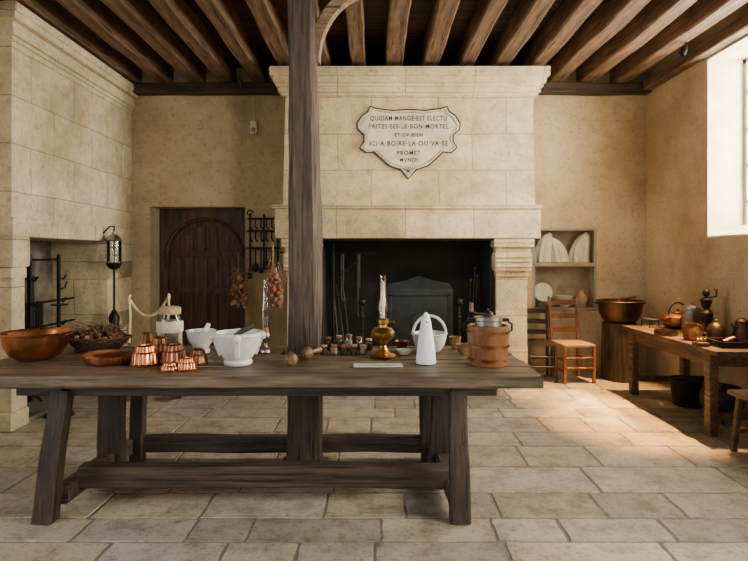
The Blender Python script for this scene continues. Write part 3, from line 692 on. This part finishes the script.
b.bar((-.24,0,.455),(.30,0,.455),.34,.035,'tab2',.008,6,.002)
for sx,sy in ((-1,-1),(-1,1),(1.2,-1),(1.2,1)): b.bar((sx*.21,sy*.14,0),(sx*.18,sy*.11,.44),.042,.042,'tab2',.006,4,.001)
for sy in (-1,1): b.bar((-.195,sy*.125,.16),(.235,sy*.125,.16),.025,.03,'tab2',.004,2,0)
b.done()
# ------------------------------------------------------------ chairs
def chair(x,y,rz,wk,sk,h,w=.42,slats=3):
    b=B('kitchen_chair',(x,y,0),rz); d=.38; hw=w/2
    for sx in (-1,1):
        b.bar((sx*hw*.95,-d/2,0),(sx*hw*.95,-d/2,.45),.035,.035,wk,.006,4,.001)
        b.bar((sx*hw*.9,d/2,0),(sx*hw*.9,d/2,.45),.035,.035,wk,.006,4,.001)
        b.bar((sx*hw*.9,d/2,.45),(sx*hw*.95,d/2+.07,h),.033,.033,wk,.006,5,.001)
        b.ball((sx*hw*.95,d/2+.072,h+.01),.022,wk,10)
        for z in (.14,.27): b.bar((sx*hw*.92,-d/2,z),(sx*hw*.9,d/2,z),.02,.02,wk,.004,2,0)
    for z in (.18,.3): b.bar((-hw*.93,-d/2,z),(hw*.93,-d/2,z),.02,.02,wk,.004,2,0)
    b.bar((-hw*.9,d/2,.22),(hw*.9,d/2,.22),.02,.02,wk,.004,2,0)
    b.box((-hw*1.02,-d/2-.02,.43),(hw*1.02,d/2+.01,.465),sk,.014)
    for i in range(slats):
        t=(i+1)/(slats+.15); z=.45+(h-.45)*t-.03; yy=d/2+.07*t-.004
        n=6; pts=[(hw*.92*(-1+2*j/n),yy+.025*(1-(2*j/n-1)**2),z) for j in range(n+1)]
        for p,q in zip(pts[:-1],pts[1:]): b.bar(p,q,.014,.06,wk,.003,1,0)
    b.done()
chair(T(572,6.68),6.68,R(6),'chair','rush',.98,.38,3)
chair(2.04,6.76,R(-4),'chaird','chaird',.86,.34,3)
cx_=T(620,6.72)
b=B('log_chopping_block',(cx_,6.72,0))
vs=[];fs=[];S=28
for i,z in enumerate((0,.1,.25,.4,.55,.66,.70)):
    for j in range(S):
        a=2*math.pi*j/S; r=.215-.01*i*.3+.014*noise.noise(Vector((math.cos(a)*2.5,math.sin(a)*2.5,z*.6)))+.01*math.sin(a*5)
        vs.append((r*math.cos(a),r*math.sin(a),z))
for i in range(6):
    for j in range(S): fs.append([i*S+j,i*S+(j+1)%S,(i+1)*S+(j+1)%S,(i+1)*S+j])
fs+=[list(range(S)),[6*S+j for j in range(S)]]
b.add(vs,fs,'log',True); b.done()
b=B('metal_cauldron',(cx_,6.72,.703))
b.lathe([(0,0),(.14,0),(.2,.03),(.245,.12),(.265,.25),(.28,.262),(.27,.27),(.25,.255),(.23,.12),(.18,.04),(0,.02)],'copperold',seg=40)
for s in (1,-1): b.tube([(s*.26,-.05,.23),(s*.29,-.04,.24),(s*.295,.04,.24),(s*.26,.05,.23)],.009,'iron')
b.tube([(-.1,.0,.2),(.02,.0,.29),(.2,.02,.31)],.014,'turned')
b.done()
# ------------------------------------------------------------ lights
def area(name,loc,rot,sx,sy,p,c):
    l=bpy.data.lights.new(name,'AREA'); l.shape='RECTANGLE'; l.size=sx; l.size_y=sy; l.energy=p; l.color=c
    o=bpy.data.objects.new(name,l); o.location=loc; o.rotation_euler=rot; bpy.context.collection.objects.link(o); return o
cool=(.82,.91,1.0); neu=(1,.92,.78)
area('window_light_1',(XR+.62,5.07,2.75),(0,R(90),0),1.9,1.45,470,neu)
area('window_light_2',(XR+.62,1.25,2.4),(0,R(90),0),2.3,1.7,460,neu)
area('window_light_3',(XL-.62,1.2,2.2),(0,R(-90),0),2.6,2.0,160,cool)
area('window_light_4',(-1.7,YF-.62,2.15),(R(90),0,0),1.8,2.5,25,cool)
area('window_light_5',(1.7,YF-.62,2.15),(R(90),0,0),1.8,2.5,25,cool)
def spot(name,loc,tgt,p,c,ang,blend,r=.05):
    l=bpy.data.lights.new(name,'SPOT'); l.energy=p; l.color=c; l.spot_size=R(ang); l.spot_blend=blend; l.shadow_soft_size=r
    o=bpy.data.objects.new(name,l); o.location=loc; o.rotation_euler=(Vector(tgt)-Vector(loc)).to_track_quat('-Z','Y').to_euler(); bpy.context.collection.objects.link(o)
spot('spot_floor_1',(3.25,5.9,3.5),(2.45,6.1,0),2400,(1,.50,.14),34,.8)
spot('spot_floor_2',(3.25,4.9,3.5),(2.50,5.0,0),3200,(1,.50,.14),32,.8)
spot('spot_hood',(.9,3.6,3.4),(.8,6.3,2.7),230,(1,.82,.54),75,1.0,.15)
l=bpy.data.lights.new('sun','SUN'); l.energy=22; l.color=(1,.70,.36); l.angle=R(4)
o=bpy.data.objects.new('sun',l); o.location=(8,3,9); o.rotation_euler=Vector((-1,.30,-1.85)).to_track_quat('-Z','Y').to_euler(); bpy.context.collection.objects.link(o)
w=bpy.data.worlds.new('W'); bpy.context.scene.world=w; w.use_nodes=True
bg=w.node_tree.nodes['Background']; bg.inputs[0].default_value=(.9,.95,1,1); bg.inputs[1].default_value=2
# ------------------------------------------------------------ camera
c=bpy.data.cameras.new('camera'); c.sensor_width=36; c.lens=545/748*36; c.shift_y=-25.5/748; c.clip_start=.05
o=bpy.data.objects.new('camera',c); o.location=(0,0,1.53); o.rotation_euler=(R(90),0,0); bpy.context.collection.objects.link(o)
bpy.context.scene.camera=o
